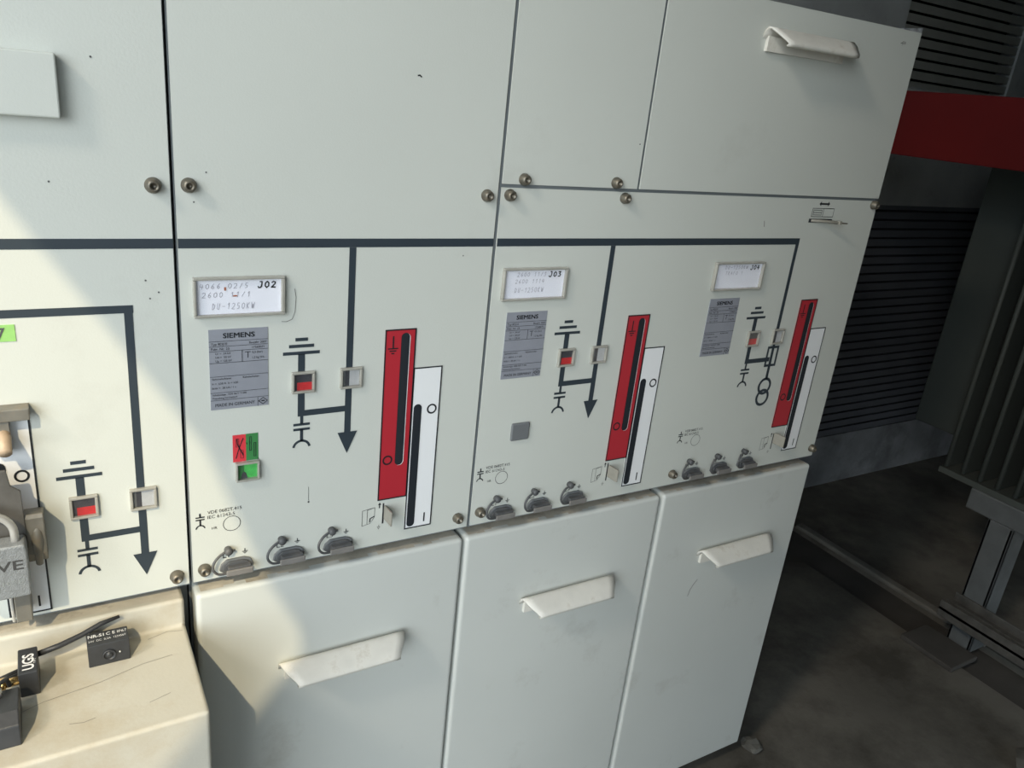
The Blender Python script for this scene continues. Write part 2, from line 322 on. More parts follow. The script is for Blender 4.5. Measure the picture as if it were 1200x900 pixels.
def op_plates(ox, dz, parent, red=True, dx=0.0):
    x = ox + dx
    if red:
        m = MB(); m.box(x + 0.2186, x + 0.2566, -0.0006, 0.0, -0.3258 + dz, -0.1047 + dz, RED)
        m.frame(x + 0.2182, x + 0.2570, -0.3262 + dz, -0.1043 + dz, 0.0017, -0.0010, INK)
        o = stadium(x + 0.2435, -0.2745 + dz, x + 0.2435, -0.1145 + dz, 0.0053)
        m.poly([(px + 0.0010, pz - 0.0006) for px, pz in o], -0.0009, WHITE); m.poly(o, -0.0012, SLOT)  # offset white sliver paints the edge highlight of the slot
        gx, gz = x + 0.2286, -0.1125 + dz
        m.rect(gx - 0.0009, gx + 0.0009, gz - 0.0145, gz, -0.0010, INK)
        for q, hw in ((0.0145, 0.0065), (0.0175, 0.0042), (0.0205, 0.0020)): m.rect(gx - hw, gx + hw, gz - q - 0.0014, gz - q, -0.0010, INK)
        m.ring(x + 0.2287, -0.2715 + dz, 0.0044, 0.0064, -0.0010, INK)
        tag(m.build('earthing_slot_plate', parent), 'red plate with a dark vertical slot')
    m = MB(); m.box(x + 0.2566, x + 0.2936, -0.0006, 0.0, -0.3745 + dz, -0.1542 + dz, WHITE)
    m.frame(x + 0.2562, x + 0.2940, -0.3749 + dz, -0.1538 + dz, 0.0017, -0.0010, INK)
    o = stadium(x + 0.2645, -0.3665 + dz, x + 0.2645, -0.2065 + dz, 0.0053); m.poly(o, -0.0012, SLOT)
    rz = -0.2175 if not red else -0.2095
    m.ring(x + (0.2822 if not red else 0.2835), rz + dz, 0.0045, 0.0066, -0.0010, INK)
    m.rect(x + 0.2824, x + 0.2843, -0.3680 + dz, -0.3550 + dz, -0.0010, INK)
    return tag(m.build('switch_slot_plate', parent), 'white plate with a dark vertical slot marked O and I')
def tab(ox, dz, parent, k=1.0):
    m = MB(); x = ox + 0.2276
    m.add([(x + q, y, z + dz) for q in (0, 0.0024) for y, z in ((0, -0.3345), (-0.0235, -0.3325), (-0.0235, -0.3520), (0, -0.3535))], [(0, 1, 2, 3), (7, 6, 5, 4), (0, 4, 5, 1), (1, 5, 6, 2), (2, 6, 7, 3), (3, 7, 4, 0)], BEIGE)
    tag(m.build('interlock_tab', parent, bevel=0.0008), 'beige tab sticking out of a narrow slot')
def socket(cx, cz, parent):
    """cx, cz: middle of the recess"""
    m = MB(); o = [(cx - 0.0185, cz - 0.004), (cx - 0.0165, cz + 0.003), (cx - 0.0100, cz + 0.0085), (cx + 0.0090, cz + 0.0085), (cx + 0.0160, cz + 0.0055), (cx + 0.0190, cz - 0.001), (cx + 0.0150, cz - 0.0085), (cx - 0.0130, cz - 0.0085)]
    m.prism(o, -0.0035, 0.0, GREYPL)
    m.prism([(cx + (px - cx) * 0.78, cz + 0.0008 + (pz - cz) * 0.70) for px, pz in o], -0.0060, -0.003, RUBBER)
    s_ = m.build('test_socket', parent, bevel=0.0007)
    m = MB(); m.box(cx - 0.0105, cx + 0.0150, -0.0125, -0.0050, cz - 0.0040, cz + 0.0030, RUBBER)
    m.box(cx - 0.0130, cx + 0.0165, -0.0155, -0.0125, cz - 0.0060, cz + 0.0015, RUBL)
    m.build('rubber_cap', s_, bevel=0.0010)
    m = MB(); kx, kz = cx - 0.0085, cz + 0.0215
    path = []
    P = [(cx - 0.0110, cz - 0.0050), (cx - 0.0205, cz - 0.0035), (cx - 0.0262, cz + 0.0030), (cx - 0.0262, cz + 0.0110), (cx - 0.0205, cz + 0.0180), (kx - 0.0030, kz + 0.0005)]
    for i in range(len(P) - 1):
        p0, p1, p2, p3 = P[max(i - 1, 0)], P[i], P[i + 1], P[min(i + 2, len(P) - 1)]
        for q in range(5):
            t = q / 5
            path.append(tuple(0.5 * (2 * b_ + (c_ - a_) * t + (2 * a_ - 5 * b_ + 4 * c_ - d_) * t * t + (3 * b_ - a_ - 3 * c_ + d_) * t ** 3) for a_, b_, c_, d_ in zip(p0, p1, p2, p3)))
    path.append(P[-1]); n = len(path)
    m.tube([(px, -0.0085 + 0.0035 * i / n - 0.004 * math.sin(math.pi * i / n), pz) for i, (px, pz) in enumerate(path)], 0.0015, RUBBER, 8)
    m.lathe([(0.0040, 0.0), (0.0046, 0.0035), (0.0046, 0.0075), (0.0030, 0.0092), (0.0005, 0.0094)], kx, kz, RUBBER, 14)
    m.tube([(kx + 0.003, -0.005, kz), (kx + 0.007, -0.006, kz + 0.0005)], [0.0018, 0.0012], RUBBER, 8)
    m.build('cap_strap', s_)
def sockets(ox, parent, dz=0.0, zs=(0, 0, 0)):
    for i in range(3): socket(ox + 0.0485 + 0.0602 * i, -0.3760 + dz, parent)
GL = {'J': [[(.8, 1), (.8, .25), (.6, 0), (.3, 0), (.1, .2)], [(.4, 1), (.8, 1)]], '0': [[(.5, 1), (.15, .75), (.15, .25), (.5, 0), (.85, .25), (.85, .75), (.5, 1)]], '2': [[(.1, .8), (.4, 1), (.8, .85), (.75, .55), (.1, 0), (.9, 0)]],
 '3': [[(.1, .95), (.75, 1), (.4, .6), (.8, .4), (.6, .05), (.1, .05)]], '4': [[(.35, 1), (.1, .4), (.9, .4)], [(.7, .9), (.6, 0)]], '6': [[(.7, 1), (.25, .6), (.15, .2), (.5, 0), (.8, .2), (.6, .5), (.2, .35)]], '1': [[(.25, .7), (.6, 1), (.55, 0)]],
 '5': [[(.8, 1), (.3, 1), (.2, .6), (.7, .5), (.7, .15), (.2, 0)]], '/': [[(.8, 1), (.2, 0)]], '-': [[(.1, .5), (.9, .5)]], ' ': [], 'D': [[(.2, 1), (.2, 0), (.7, .2), (.8, .7), (.2, 1)]], 'U': [[(.15, 1), (.2, .1), (.6, 0), (.8, 1)]],
 'K': [[(.2, 1), (.2, 0)], [(.8, 1), (.2, .5), (.8, 0)]], 'W': [[(.05, 1), (.3, 0), (.5, .7), (.7, 0), (.95, 1)]], 'T': [[(.1, 1), (.9, 1)], [(.5, 1), (.5, 0)]], 'R': [[(.2, 0), (.2, 1), (.75, .85), (.25, .5), (.8, 0)]], 'A': [[(.1, 0), (.5, 1), (.9, 0)], [(.25, .4), (.75, .4)]], 'F': [[(.2, 0), (.2, 1), (.8, 1)], [(.2, .55), (.65, .55)]]}
def hand(m, t, x, z, h, w, lw, y, mt):
    for ch in t:
        for st in GL[ch]: m.stroke([(x + px * w * 0.72 + (pz * h * 0.12), z + pz * h + random.uniform(-.03, .03) * h) for px, pz in st], lw, y, mt)
        x += w
def card_holder(x0, x1, z0, z1, parent, big, lines, spot=False):
    m = MB(); w = 0.0028; t = 0.0062
    for a_, b_, c_, d_ in ((x0, x1, z1 - w, z1), (x0, x1, z0, z0 + w), (x0, x0 + w, z0 + w, z1 - w), (x1 - w * 1.3, x1, z0 + w, z1 - w)): m.box(a_, b_, -t, 0.0, c_, d_, CLEAR)
    h = m.build('card_holder', parent, bevel=0.0008); tag(h, 'clear plastic holder with the card ' + big)
    m = MB(); m.box(x0 + w, x1 - w, -0.0020, 0.0, z0 + w, z1 - w, PAPER)
    hand(m, big, x1 - 0.0275, z1 - 0.0120, 0.0062, 0.0068, 0.0013, -0.0024, INK)
    for t_, px, pz, hh, ww in lines: hand(m, t_, x0 + px, z1 - pz, hh, ww, 0.00045, -0.0024, PENCIL)
    if spot: m.rect(x0 + 0.038, x0 + 0.042, z1 - 0.0205, z1 - 0.0190, -0.0028, PENC2); m.rect(x0 + 0.0295, x0 + 0.0315, z1 - 0.0140, z1 - 0.0105, -0.0028, PENC2)
    m.build('card', h)
    MB().box(x0 + w, x1 - w * 1.3, -t + 0.0008, -t + 0.0012, z0 + w, z1 - w, GLASS).build('clear_cover', h)
def rating_plate(ox, dz, parent):
    x0, x1, z1, z0 = ox + 0.0270, ox + 0.0864, -0.0930 + dz, -0.1815 + dz; y = -0.0011
    m = MB(); m.box(x0, x1, -0.0007, 0.0, z0, z1, SILVER)
    for q_ in range(4): m.text('SIEMENS', (x0 + x1) / 2 + (q_ % 2) * 0.0003, z1 - 0.0095 + (q_ // 2) * 0.0003, 0.0053, y - 0.00003 * q_, INK, 'c', width=0.0315)
    for dzl in (0.0125, 0.0180, 0.0233, 0.0360, 0.0510, 0.0690, 0.0775): m.rect(x0, x1, z1 - dzl - 0.0004, z1 - dzl, y, INK)
    m.rect(x0 + 0.0325, x0 + 0.0330, z1 - 0.0360, z1 - 0.0233, y, INK); m.rect(x0 + 0.0480, x0 + 0.0484, z0, z1 - 0.0775, y, INK)
    for t_, px, pz, hh in (('Typ 8DJ10', .002, .0168, .0026), ('Baujahr 2007', .040, .0168, .0024), ('Fabr. Nr. 23', .002, .0222, .0026), ('17268071', .043, .0222, .0024), ('Ur =  24 kV', .006, .0270, .0022), ('Ud =  50 kV', .006, .0310, .0022), ('Up = 125 kV', .006, .0350, .0022),
                           ('0,5 (bar)', .043, .0275, .0022), ('1,2 kg SF6', .043, .0335, .0022), ('Sammelschiene', .002, .0548, .0022), ('Kabelschalter', .033, .0548, .0022), ('Ir =  630 A  Ir = 630', .002, .0600, .0022), ('Ik/tk =  20 kA / 1 s', .002, .0650, .0022), ('Schaltanlage  VDE 0671 T.200', .002, .0725, .0020), ('Kapselung hermetisch', .002, .0762, .0020)):
        m.text(t_, x0 + px, z1 - pz, hh, y, INK)
    m.rect(x0 + 0.0355, x0 + 0.0415, z1 - 0.0262, z1 - 0.0256, y, INK); m.rect(x0 + 0.0382, x0 + 0.0389, z1 - 0.0325, z1 - 0.0262, y, INK)
    m.text('MADE IN GERMANY', x0 + 0.0045, z0 + 0.0035, 0.0035, y, INK, width=0.0405)
    q = [(x0 + 0.0537, z0 + 0.0018), (x0 + 0.0583, z0 + 0.0056), (x0 + 0.0537, z0 + 0.0094), (x0 + 0.0491, z0 + 0.0056), (x0 + 0.0537, z0 + 0.0018)]
    m.stroke(q, 0.0007, y, INK); m.rect(x0 + 0.0520, x0 + 0.0554, z0 + 0.0050, z0 + 0.0064, y, INK)
    tag(m.build('rating_plate', parent, bevel=0.0), 'grey printed rating plate')
def handle(x0, x1, ztop, parent, ch=0.016):
    prof = [(0.0, -0.012, 0), (-0.0040, -0.0035, 0), (-0.0085, 0.0, 0), (-0.0130, -0.0006, 0.05), (-0.0220, -0.0064, 0.35), (-0.0300, -0.0128, 0.8), (-0.0345, -0.0165, 1.0), (-0.0345, -0.0190, 1.0), (-0.0310, -0.0200, 1.0)]
    v = []; f = []; n = 12
    for y, z, k in prof:
        a_, b_ = x0 + ch * k, x1 - ch * k * 0.9
        v += [(a_ + (b_ - a_) * i / n, y, ztop + z) for i in range(n + 1)]
    for j in range(len(prof) - 1):
        for i in range(n): f.append((j * (n + 1) + i, j * (n + 1) + i + 1, (j + 1) * (n + 1) + i + 1, (j + 1) * (n + 1) + i))
    m = MB(); m.add(v, f, HANDLE, True)
    m.box(x0 + 0.008, x1 - 0.006, -0.004, 0.0, ztop - 0.0270, ztop - 0.0100, HANDLE); return m
def panel(m, x0, x1, z0, z1, mt=PAINT): m.box(x0, x1, 0.0, 0.0022, z0, z1, mt); return m
def body(x0, x1, parent, top=0.303):
    m = MB(); m.box(x0 + 0.001, x1 - 0.001, 0.0035, 0.76, -0.3935, top, DARKP)
    m.box(x0 + 0.001, x1 - 0.001, 0.030, 0.76, -1.050, -0.3935, DARKP); m.box(x0 + 0.006, x1 - 0.006, 0.045, 0.74, FZ, -1.050, DARKP)
    return m.build('cabinet_body', parent)
def door(x0, x1, parent, ox):
    m = MB(); m.box(x0, x1, -0.008, 0.029, -1.046, -0.4035, DOOR)
    # scuffed dust along the top fold
    d = m.build('cable_compartment_door', parent, bevel=0.0055, seg=4)
    md = MB(); n = 26
    random.seed(int(x0 * 1000)); xs = [x0 + 0.006 + (x1 - x0 - 0.012) * i / n for i in range(n + 1)]
    for i in range(n):
        y1 = random.choice((-0.0025, -0.001, 0.002, 0.0045)); md.add([(xs[i], y1, -0.4033), (xs[i + 1], y1, -0.4033), (xs[i + 1], 0.024, -0.4033), (xs[i], 0.024, -0.4033)], [(0, 1, 2, 3)], DUSTY)
    tag(md.build('dust_strip', d, norm=False), 'dusty strip along the top fold')
    h = handle(ox + 0.0945, ox + 0.2585, -0.5235, d).build('door_handle', d, solid=0.0026, loc=(0, -0.008, 0)); h.data.materials[0] = HANDLE
    tag(h, 'worn cream pull handle')
    return d

# ---- cabinet J02
c2 = thing('switchgear_cabinet', 'grey switchgear cabinet in the middle whose holder card reads J02', 'switchgear cabinet', (0.175, 0.0, FZ))
def rel(c):  # children are built in world coordinates; cancel the parent's offset
    for o in c.children:
        o.matrix_parent_inverse = Matrix.Translation(-c.location)
body(0.0, 0.350, c2)
m = MB(); panel(m, 0.0022, 0.3485, -0.3900, 0.3050)
m.rect(0.0022, 0.3485, -0.0094, 0.0, -E, BLACK)
feeder_mimic(m, 0.0); vde_marks(m, 0.0); socket_marks(m, 0.0); interlock_marks(m, 0.0)
m.stroke([(0.1145, -0.053), (0.1160, -0.062), (0.1150, -0.078), (0.1120, -0.086), (0.1060, -0.0885), (0.1010, -0.088)], 0.0006, -E, RUBL)
m.stroke([(0.1320, -0.291), (0.1322, -0.309)], 0.0004, -E, INK); m.ring(0.1322, -0.311, 0, 0.0011, -E, INK, n=10)
m.stroke([(0.2408, 0.169), (0.2430, 0.1695), (0.2448, 0.1680)], 0.0014, -E, INK)
for x, z in ((0.030, 0.063), (0.018, 0.035), (0.063, -0.225), (0.075, -0.245), (0.31, -0.02)): m.ring(x, z, 0, 0.0008, -E, RUBBER, n=8)
m.build('control_panel', c2, bevel=0.0)
for x, z in ((0.0139, 0.0506), (0.3338, 0.0495), (0.0141, -0.3748), (0.3329, -0.3732)): screw(x, z, c2)
card_holder(0.0135, 0.1033, -0.0789, -0.0378, c2, 'J02', [('4066 02/5', 0.006, 0.0120, 0.0052, 0.0054), ('2600 11/1', 0.008, 0.0210, 0.0052, 0.0054), ('DU-1250KW', 0.017, 0.0335, 0.0062, 0.0048)], True)
rating_plate(0.0, 0.0, c2)
indicator('earth', 0.0, 0.0, c2); indicator('switch', 0.0, 0.0, c2)
op_plates(0.0, 0.0, c2); tab(0.0, 0.0, c2); sockets(0.0, c2)
m = MB(); m.rect(0.0481, 0.0620, -0.2460, -0.2135, -E, SRED); m.rect(0.0620, 0.0752, -0.2458, -0.2135, -E, GREEN)
m.stroke([(0.0512, -0.2415), (0.0548, -0.2290), (0.0590, -0.2180)], 0.0010, -2 * E, INK); m.stroke([(0.0525, -0.2180), (0.0530, -0.2250), (0.0575, -0.2350), (0.0590, -0.2390)], 0.0010, -2 * E, INK)
for cx, cz in ((0.0530, -0.2230), (0.0575, -0.2370)): m.frame(cx - 0.0017, cx + 0.0017, cz - 0.005, cz + 0.005, 0.0004, -2 * E, INK)
for cx, cz in ((0.0668, -0.2255), (0.0714, -0.2330)): m.frame(cx - 0.0013, cx + 0.0013, cz - 0.0085, cz + 0.0085, 0.0006, -2 * E, INK)
tag(m.build('status_sticker', c2), 'red and green sticker with fuse symbols')
m = MB(); x0, x1, z0, z1, w = 0.0500, 0.0755, -0.2690, -0.2462, 0.0022
for a_, b_, c_, d_ in ((x0, x1, z1 - w, z1), (x0, x1, z0, z0 + w), (x0, x0 + w, z0 + w, z1 - w), (x1 - w, x1, z0 + w, z1 - w)): m.box(a_, b_, -0.0060, 0, c_, d_, CLEAR)
f = m.build('pressure_indicator', c2, bevel=0.0006); tag(f, 'clear frame with a green gas pressure flag')
m = MB(); m.rect(x0 + w, x1 - w, z0 + w, z1 - w, -0.0008, BGREEN); m.rect(x0 + w, x0 + 0.0095, z0 + w, z1 - w, -0.0011, GREEN)
m.poly([(x0 + 0.006, z0 + w), (x0 + 0.013, z0 + w), (x0 + 0.0115, z0 + 0.0085), (x0 + 0.009, z0 + 0.0105), (x0 + 0.007, z0 + 0.008)], -0.0014, RUBBER); m.build('green_flag', f)
MB().box(x0 + w, x1 - w, -0.0052, -0.0048, z0 + w, z1 - w, GLASS).build('clear_window', f)
door(0.0030, 0.3415, c2, 0.0)
rel(c2)

# ---- wide cabinet J03 + J04
c3 = thing('switchgear_cabinet', 'wide grey switchgear cabinet at the right with cards J03 and J04', 'switchgear cabinet', (0.70, 0.0, FZ))
body(0.350, 1.0440, c3)
m = MB(); panel(m, 0.3535, 1.0430, -0.3900, 0.0590)
m.rect(0.3535, 0.8798, -0.0094, 0.0, -E, BLACK)
feeder_mimic(m, 0.35, 0.0005); feeder_mimic(m, 0.6995, 0.0028, -0.0094, True)
vde_marks(m, 0.35, -0.002); vde_marks(m, 0.70, 0.004); socket_marks(m, 0.35); socket_marks(m, 0.70, 0.0005); interlock_marks(m, 0.35); interlock_marks(m, 0.70)
m.poly([(0.9055, 0.0522), (0.9098, 0.0560), (0.9098, 0.0535), (0.9252, 0.0535), (0.9252, 0.0560), (0.9295, 0.0522), (0.9252, 0.0485), (0.9252, 0.0508), (0.9098, 0.0508), (0.9098, 0.0485)], -E, INK)
m.frame(0.8930, 0.9425, 0.0325, 0.0457, 0.0008, -E, INK); m.rect(0.9178, 0.9186, 0.0325, 0.0457, -E, INK)
m.frame(0.8960, 0.9150, 0.0352, 0.0430, 0.0007, -E, INK); m.rect(0.8960, 0.9150, 0.0387, 0.0395, -E, INK)
m.rect(0.8898, 0.9424, 0.0240, 0.0298, -E, SLOT)
m.stroke([(0.795, 0.025), (0.797, 0.017)], 0.0012, -E, RUBL)
m.build('control_panel', c3)
m = MB(); panel(m, 0.3535, 0.5515, 0.0632, 0.3050); m.ring(0.545, 0.118, 0, 0.0009, -E, INK, n=8)
tag(m.build('upper_cover', c3), 'narrow upper cover plate left of the one with a handle')
m = MB(); panel(m, 0.5560, 1.0430, 0.0632, 0.3050)
m.stroke([(1.000, 0.2865), (1.0035, 0.2875)], 0.0009, -E, INK); m.text('J04', 1.003, 0.2855, 0.0045, -E, RUBL)
uc = m.build('upper_cover', c3); tag(uc, 'wide upper cover plate with a pull handle')
h = handle(0.7195, 0.8835, 0.2735, uc, ch=0.013).build('cover_handle', uc, solid=0.0026); tag(h, 'worn cream pull handle')
m = MB(); m.prism([(0.975, 0.3040), (1.0440, 0.3040), (1.0445, 0.3120)], 0.001, 0.004, SHINY); tag(m.build('top_flashing', c3), 'crinkled bright metal strip at the top corner')
for x, z in ((0.3815, 0.0693), (0.5161, 0.0699), (0.3641, 0.0508), (0.5332, 0.0515), (0.3661, -0.3708), (1.0355, -0.3741), (1.0332, 0.0530), (0.7085, -0.3708)): screw(x, z, c3)
card_holder(0.3650, 0.4582, -0.0762, -0.0355, c3, 'J03', [('2600 11/3', 0.020, 0.0110, 0.0050, 0.0048), ('2600 1114', 0.018, 0.0195, 0.0050, 0.0048), ('DU-1250KW', 0.018, 0.0310, 0.0060, 0.0048)])
card_holder(0.7135, 0.8120, -0.0755, -0.0338, c3, 'J04', [('DU-1250KW', 0.020, 0.0105, 0.0050, 0.0052), ('TRAF0 1', 0.022, 0.0190, 0.0050, 0.0052)])
rating_plate(0.3505, 0.0009, c3); rating_plate(0.6914, 0.0044, c3)
indicator('earth', 0.3505, 0.0005, c3); indicator('switch', 0.3495, 0.0005, c3); indicator('earth', 0.6995, 0.0032, c3); indicator('switch', 0.6995, 0.0032, c3)
op_plates(0.352, -0.0009, c3); op_plates(0.6980, 0.0070, c3)
tab(0.35, 0.0, c3); tab(0.70, 0.004, c3)
sockets(0.35, c3, 0.0005); sockets(0.70, c3, 0.001)
m = MB(); m.box(0.4012, 0.4292, -0.0040, 0, -0.2700, -0.2448, GREYPL); tag(m.build('blanking_plug', c3, bevel=0.002, seg=3), 'square grey plastic plug')
m = MB(); m.tube([(0.895, 0.000, 0.0268), (0.925, -0.004, 0.0266), (0.945, -0.014, 0.0262)], [0.0020, 0.0022, 0.0026], BEIGE, 8); m.tube([(0.944, -0.0135, 0.0262), (0.956, -0.019, 0.0262)], [0.0012, 0.0010], SCREW, 8)
m.box(0.941, 0.946, -0.017, -0.010, 0.0240, 0.0290, BEIGE); tag(m.build('slide_lever', c3), 'small bent lever in the slot beside the arrow symbol')
door(0.3460, 0.6880, c3, 0.35); d3 = door(0.6945, 1.0370, c3, 0.70)
m = MB(); m.stroke([(0.7935, -0.6180), (0.7965, -0.6060), (0.8020, -0.5960), (0.8090, -0.5880)], 0.0012, -0.0084, RUBL)
tag(m.build('scuff_mark', d3, norm=False), 'dark curved scuff')
rel(c3)

# ---- cabinet J01 at the left edge
c1 = thing('switchgear_cabinet', 'leftmost grey switchgear cabinet with protruding cable cover and padlocked lever', 'switchgear cabinet', (-0.175, 0.0, FZ))
body(-0.350, 0.0, c1)
O1 = -0.2217
m = MB(); panel(m, -0.3480, -0.0022, -0.3900, 0.3050)
m.rect(-0.3480, -0.0022, -0.0094, 0.0, -E, BLACK)
m.rect(-0.3480, -0.0405, -0.0715, -0.0638, -E, BLACK)
feeder_mimic(m, O1, -0.1130, -0.0715)
for x, z in ((-0.028, -0.040), (-0.017, -0.052), (-0.025, -0.058), (-0.060, 0.155), (-0.1, 0.05)): m.ring(x, z, 0, 0.0009, -E, RUBBER, n=8)
m.build('control_panel', c1)
for x, z in ((-0.0170, 0.0496), (-0.0150, -0.3764)): screw(x, z, c1, 1.05)
indicator('earth', O1 - 0.0003, -0.1135, c1); indicator('switch', O1 - 0.0003, -0.1140, c1)
m = MB(); m.box(-0.1900, -0.1383, -0.0007, 0, -0.0932, -0.0775, LGREEN); m.text('7', -0.1530, -0.0905, 0.0105, -0.0011, RUBBER, weight=0.01)
tag(m.build('green_label', c1), 'green label with a 7')
m = MB(); m.rect(-0.1385, -0.1335, -0.0965, -0.0935, -E, CLEAR)
p = op_plates(-0.4295, -0.0115, c1, red=False)
# protruding cable cover
m = MB(); m.prismx([(0.029, -0.4035), (-0.008, -0.4035), (-0.008, -0.4380), (-0.153, -0.4380), (-0.153, -1.046), (0.029, -1.046)], -0.345, -0.0095, GRIME)
cv = m.build('cable_cover', c1, bevel=0.004, seg=4); tag(cv, 'deep grimy cover sticking out below the panel')
m = MB()
m.add([(-0.340, 0.0, -0.4033), (-0.013, 0.0, -0.4033), (-0.013, 0.024, -0.4033), (-0.340, 0.024, -0.4033)], [(0, 1, 2, 3)], DUSTY)
tag(m.build('dust_strip', cv, norm=False), 'brown dust along the top fold')
m = MB()
for P_ in ([(-0.205, -0.098), (-0.150, -0.078), (-0.100, -0.070), (-0.060, -0.058), (-0.030, -0.055)], [(-0.130, -0.118), (-0.118, -0.121), (-0.108, -0.119)], [(-0.060, -0.118), (-0.040, -0.112)], [(-0.050, -0.020), (-0.030, -0.014), (-0.014, -0.018)]):
    for (xa, ya), (xb, yb) in zip(P_, P_[1:]): m.add([(xa, ya, -0.4377), (xb, yb, -0.4377), (xb, yb + 0.0005, -0.4377), (xa, ya + 0.0005, -0.4377)], [(0, 1, 2, 3)], RUBL)
tag(m.build('scratch_marks', cv, norm=False), 'fine dark scratches')['kind'] = 'stuff'
# upper box at the far left edge
m = MB(); m.box(-0.300, -0.0865, -0.0130, 0.0, 0.1040, 0.1550, PAINT); tag(m.build('box_cover', c1, bevel=0.0015), 'flat rectangular box cover on the upper panel')
# lever mechanism
lv = MB(); lv.box(-0.1900, -0.1345, -0.0150, 0.0, -0.1660, -0.1540, STEEL)
o = lv.build('lever_bracket', c1, bevel=0.001); tag(o, 'dull steel bracket above the white slot')
m = MB(); m.box(-0.166, -0.1520, -0.012, -0.001, -0.200, -0.166, STEEL); m.build('bracket_leg', o)
m = MB(); m.tube([(-0.1570, -0.006, -0.1780), (-0.1568, -0.016, -0.1830), (-0.1566, -0.030, -0.1900)], [0.0055, 0.0060, 0.0058], TAN, 16); tag(m.build('lever_pin', o), 'tan round pin')
m = MB(); m.prism([(-0.205, -0.2060), (-0.1580, -0.2060), (-0.1560, -0.2220), (-0.1485, -0.2290), (-0.1480, -0.2900), (-0.205, -0.2900)], -0.0330, -0.0300, DARKST)
m.box(-0.205, -0.165, -0.030, -0.001, -0.290, -0.2500, DARKST)
hp = m.build('hasp_plate', c1, bevel=0.0006); tag(hp, 'dark grey steel plate behind the padlock')
m = MB(); m.prismx([(0.0, -0.2655), (-0.030, -0.2560), (-0.032, -0.2600), (-0.030, -0.300), (-0.026, -0.310), (-0.006, -0.318), (0, -0.318)], -0.1495, -0.1330, STEEL)
m.tube([(-0.1390, -0.024, -0.262), (-0.1400, -0.030, -0.285), (-0.1405, -0.026, -0.314)], [0.0050, 0.0052, 0.0032], STEEL, 12)
tag(m.build('hasp', c1, bevel=0.0008), 'rusty bent steel hasp')
m = MB(); m.box(-0.1660, -0.1520, -0.0280, -0.0005, -0.376, -0.300, STEEL); m.box(-0.1700, -0.1672, -0.020, -0.0005, -0.380, -0.300, SHACK)
tag(m.build('lever_foot', c1, bevel=0.001), 'steel lever foot below the padlock')
rel(c1)

# ------------------------------------------------------------------ padlock
pl = thing('padlock', 'grey hammered padlock with a bright shackle on the leftmost cabinet', 'padlock', (-0.178, -0.05, -0.33))
m = MB(); m.prism([(-0.2080, -0.2725), (-0.1495, -0.2725), (-0.1485, -0.2800), (-0.1490, -0.3280), (-0.2080, -0.3290)], -0.0560, -0.0350, LOCK)
m.build('lock_body', pl, bevel=0.002, seg=3)
m = MB(); m.text('LOVE', -0.1990, -0.2975, 0.0100, -0.0563, LOCKTX, weight=0.012, width=0.0465); m.text('POLICE', -0.1950, -0.3130, 0.0045, -0.0563, LOCKTX2, width=0.0420)
m.build('lettering', pl)
m = MB(); R1 = 0.0215; cx = -0.1785
m.tube([(cx + R1, -0.0455, -0.2760), (cx + R1, -0.0455, -0.2640)] + [(cx + R1 * math.cos(math.radians(q)), -0.0455, -0.2640 + R1 * math.sin(math.radians(q))) for q in range(10, 180, 10)] + [(cx - R1, -0.0455, -0.2640), (cx - R1, -0.0455, -0.2760)], 0.0036, SHACK, 14)
m.build('shackle', pl)
for o in pl.children: o.matrix_parent_inverse = Matrix.Translation(-pl.location)

# ------------------------------------------------------------------ things lying on the cable cover
ZC = -0.4380
s1 = thing('seal_block', 'black plastic block with white print lying alone on the cover', 'plastic block', (-0.0890, -0.032, ZC))
m = MB(); m.box(-0.1085, -0.0695, -0.0440, -0.0220, ZC, ZC + 0.0265, BLKPL); m.build('block_body', s1, bevel=0.0008)
m = MB(); m.lathe([(0.0064, 0), (0.0064, 0.0016), (0.0050, 0.0016), (0.0050, 0.0004), (0.0030, 0.0004), (0.0030, 0.0018), (0.0004, 0.0020)], -0.0890, ZC + 0.0115, BLKPL, 24, y0=-0.0440)
m.lathe([(0.0012, 0), (0.0010, 0.0010), (0.0002, 0.0012)], -0.0790, ZC + 0.0125, SHACK, 10, y0=-0.0440)
m.build('round_boss', s1)
def top_text(m, t, x, y, h, z, mt, rot=0.0, width=None, weight=0.0):
    vs_, fs = text_geo(t, weight); x0_, x1_ = min(v.x for v in vs_), max(v.x for v in vs_); sc = h / 0.7; sx = width / (x1_ - x0_) if width else sc
    ca, sa = math.cos(rot), math.sin(rot)
    m.add([(x + (v.x - x0_) * sx * ca - v.y * sc * sa, y + (v.x - x0_) * sx * sa + v.y * sc * ca, z) for v in vs_], fs, mt)
m = MB(); zt = ZC + 0.0269
top_text(m, 'NR-S1', -0.1070, -0.0310, 0.0048, zt, PRINT, weight=0.02, width=0.0150); top_text(m, 'C E', -0.0900, -0.0310, 0.0048, zt, PRINT, weight=0.01, width=0.0085); top_text(m, 'IP67', -0.0795, -0.0310, 0.0042, zt, PRINT, width=0.0090)
top_text(m, '24V  DC  0,2A  1234567', -0.1070, -0.0380, 0.0030, zt, PRINT, width=0.0350)
m.build('white_print', s1)
m = MB(); m.tube([(-0.1000, -0.0180, ZC + 0.004), (-0.1000, -0.0180, ZC + 0.022)], 0.0055, BLKPL, 16); m.build('rear_boss', s1)
s2 = thing('seal_block', 'black plastic block with upright white print and brass screw near left edge', 'plastic block', (-0.160, -0.045, ZC))
m = MB(); m.box(-0.1690, -0.1520, -0.0640, -0.0250, ZC, ZC + 0.0285, BLKPL); m.build('block_body', s2, bevel=0.0012)
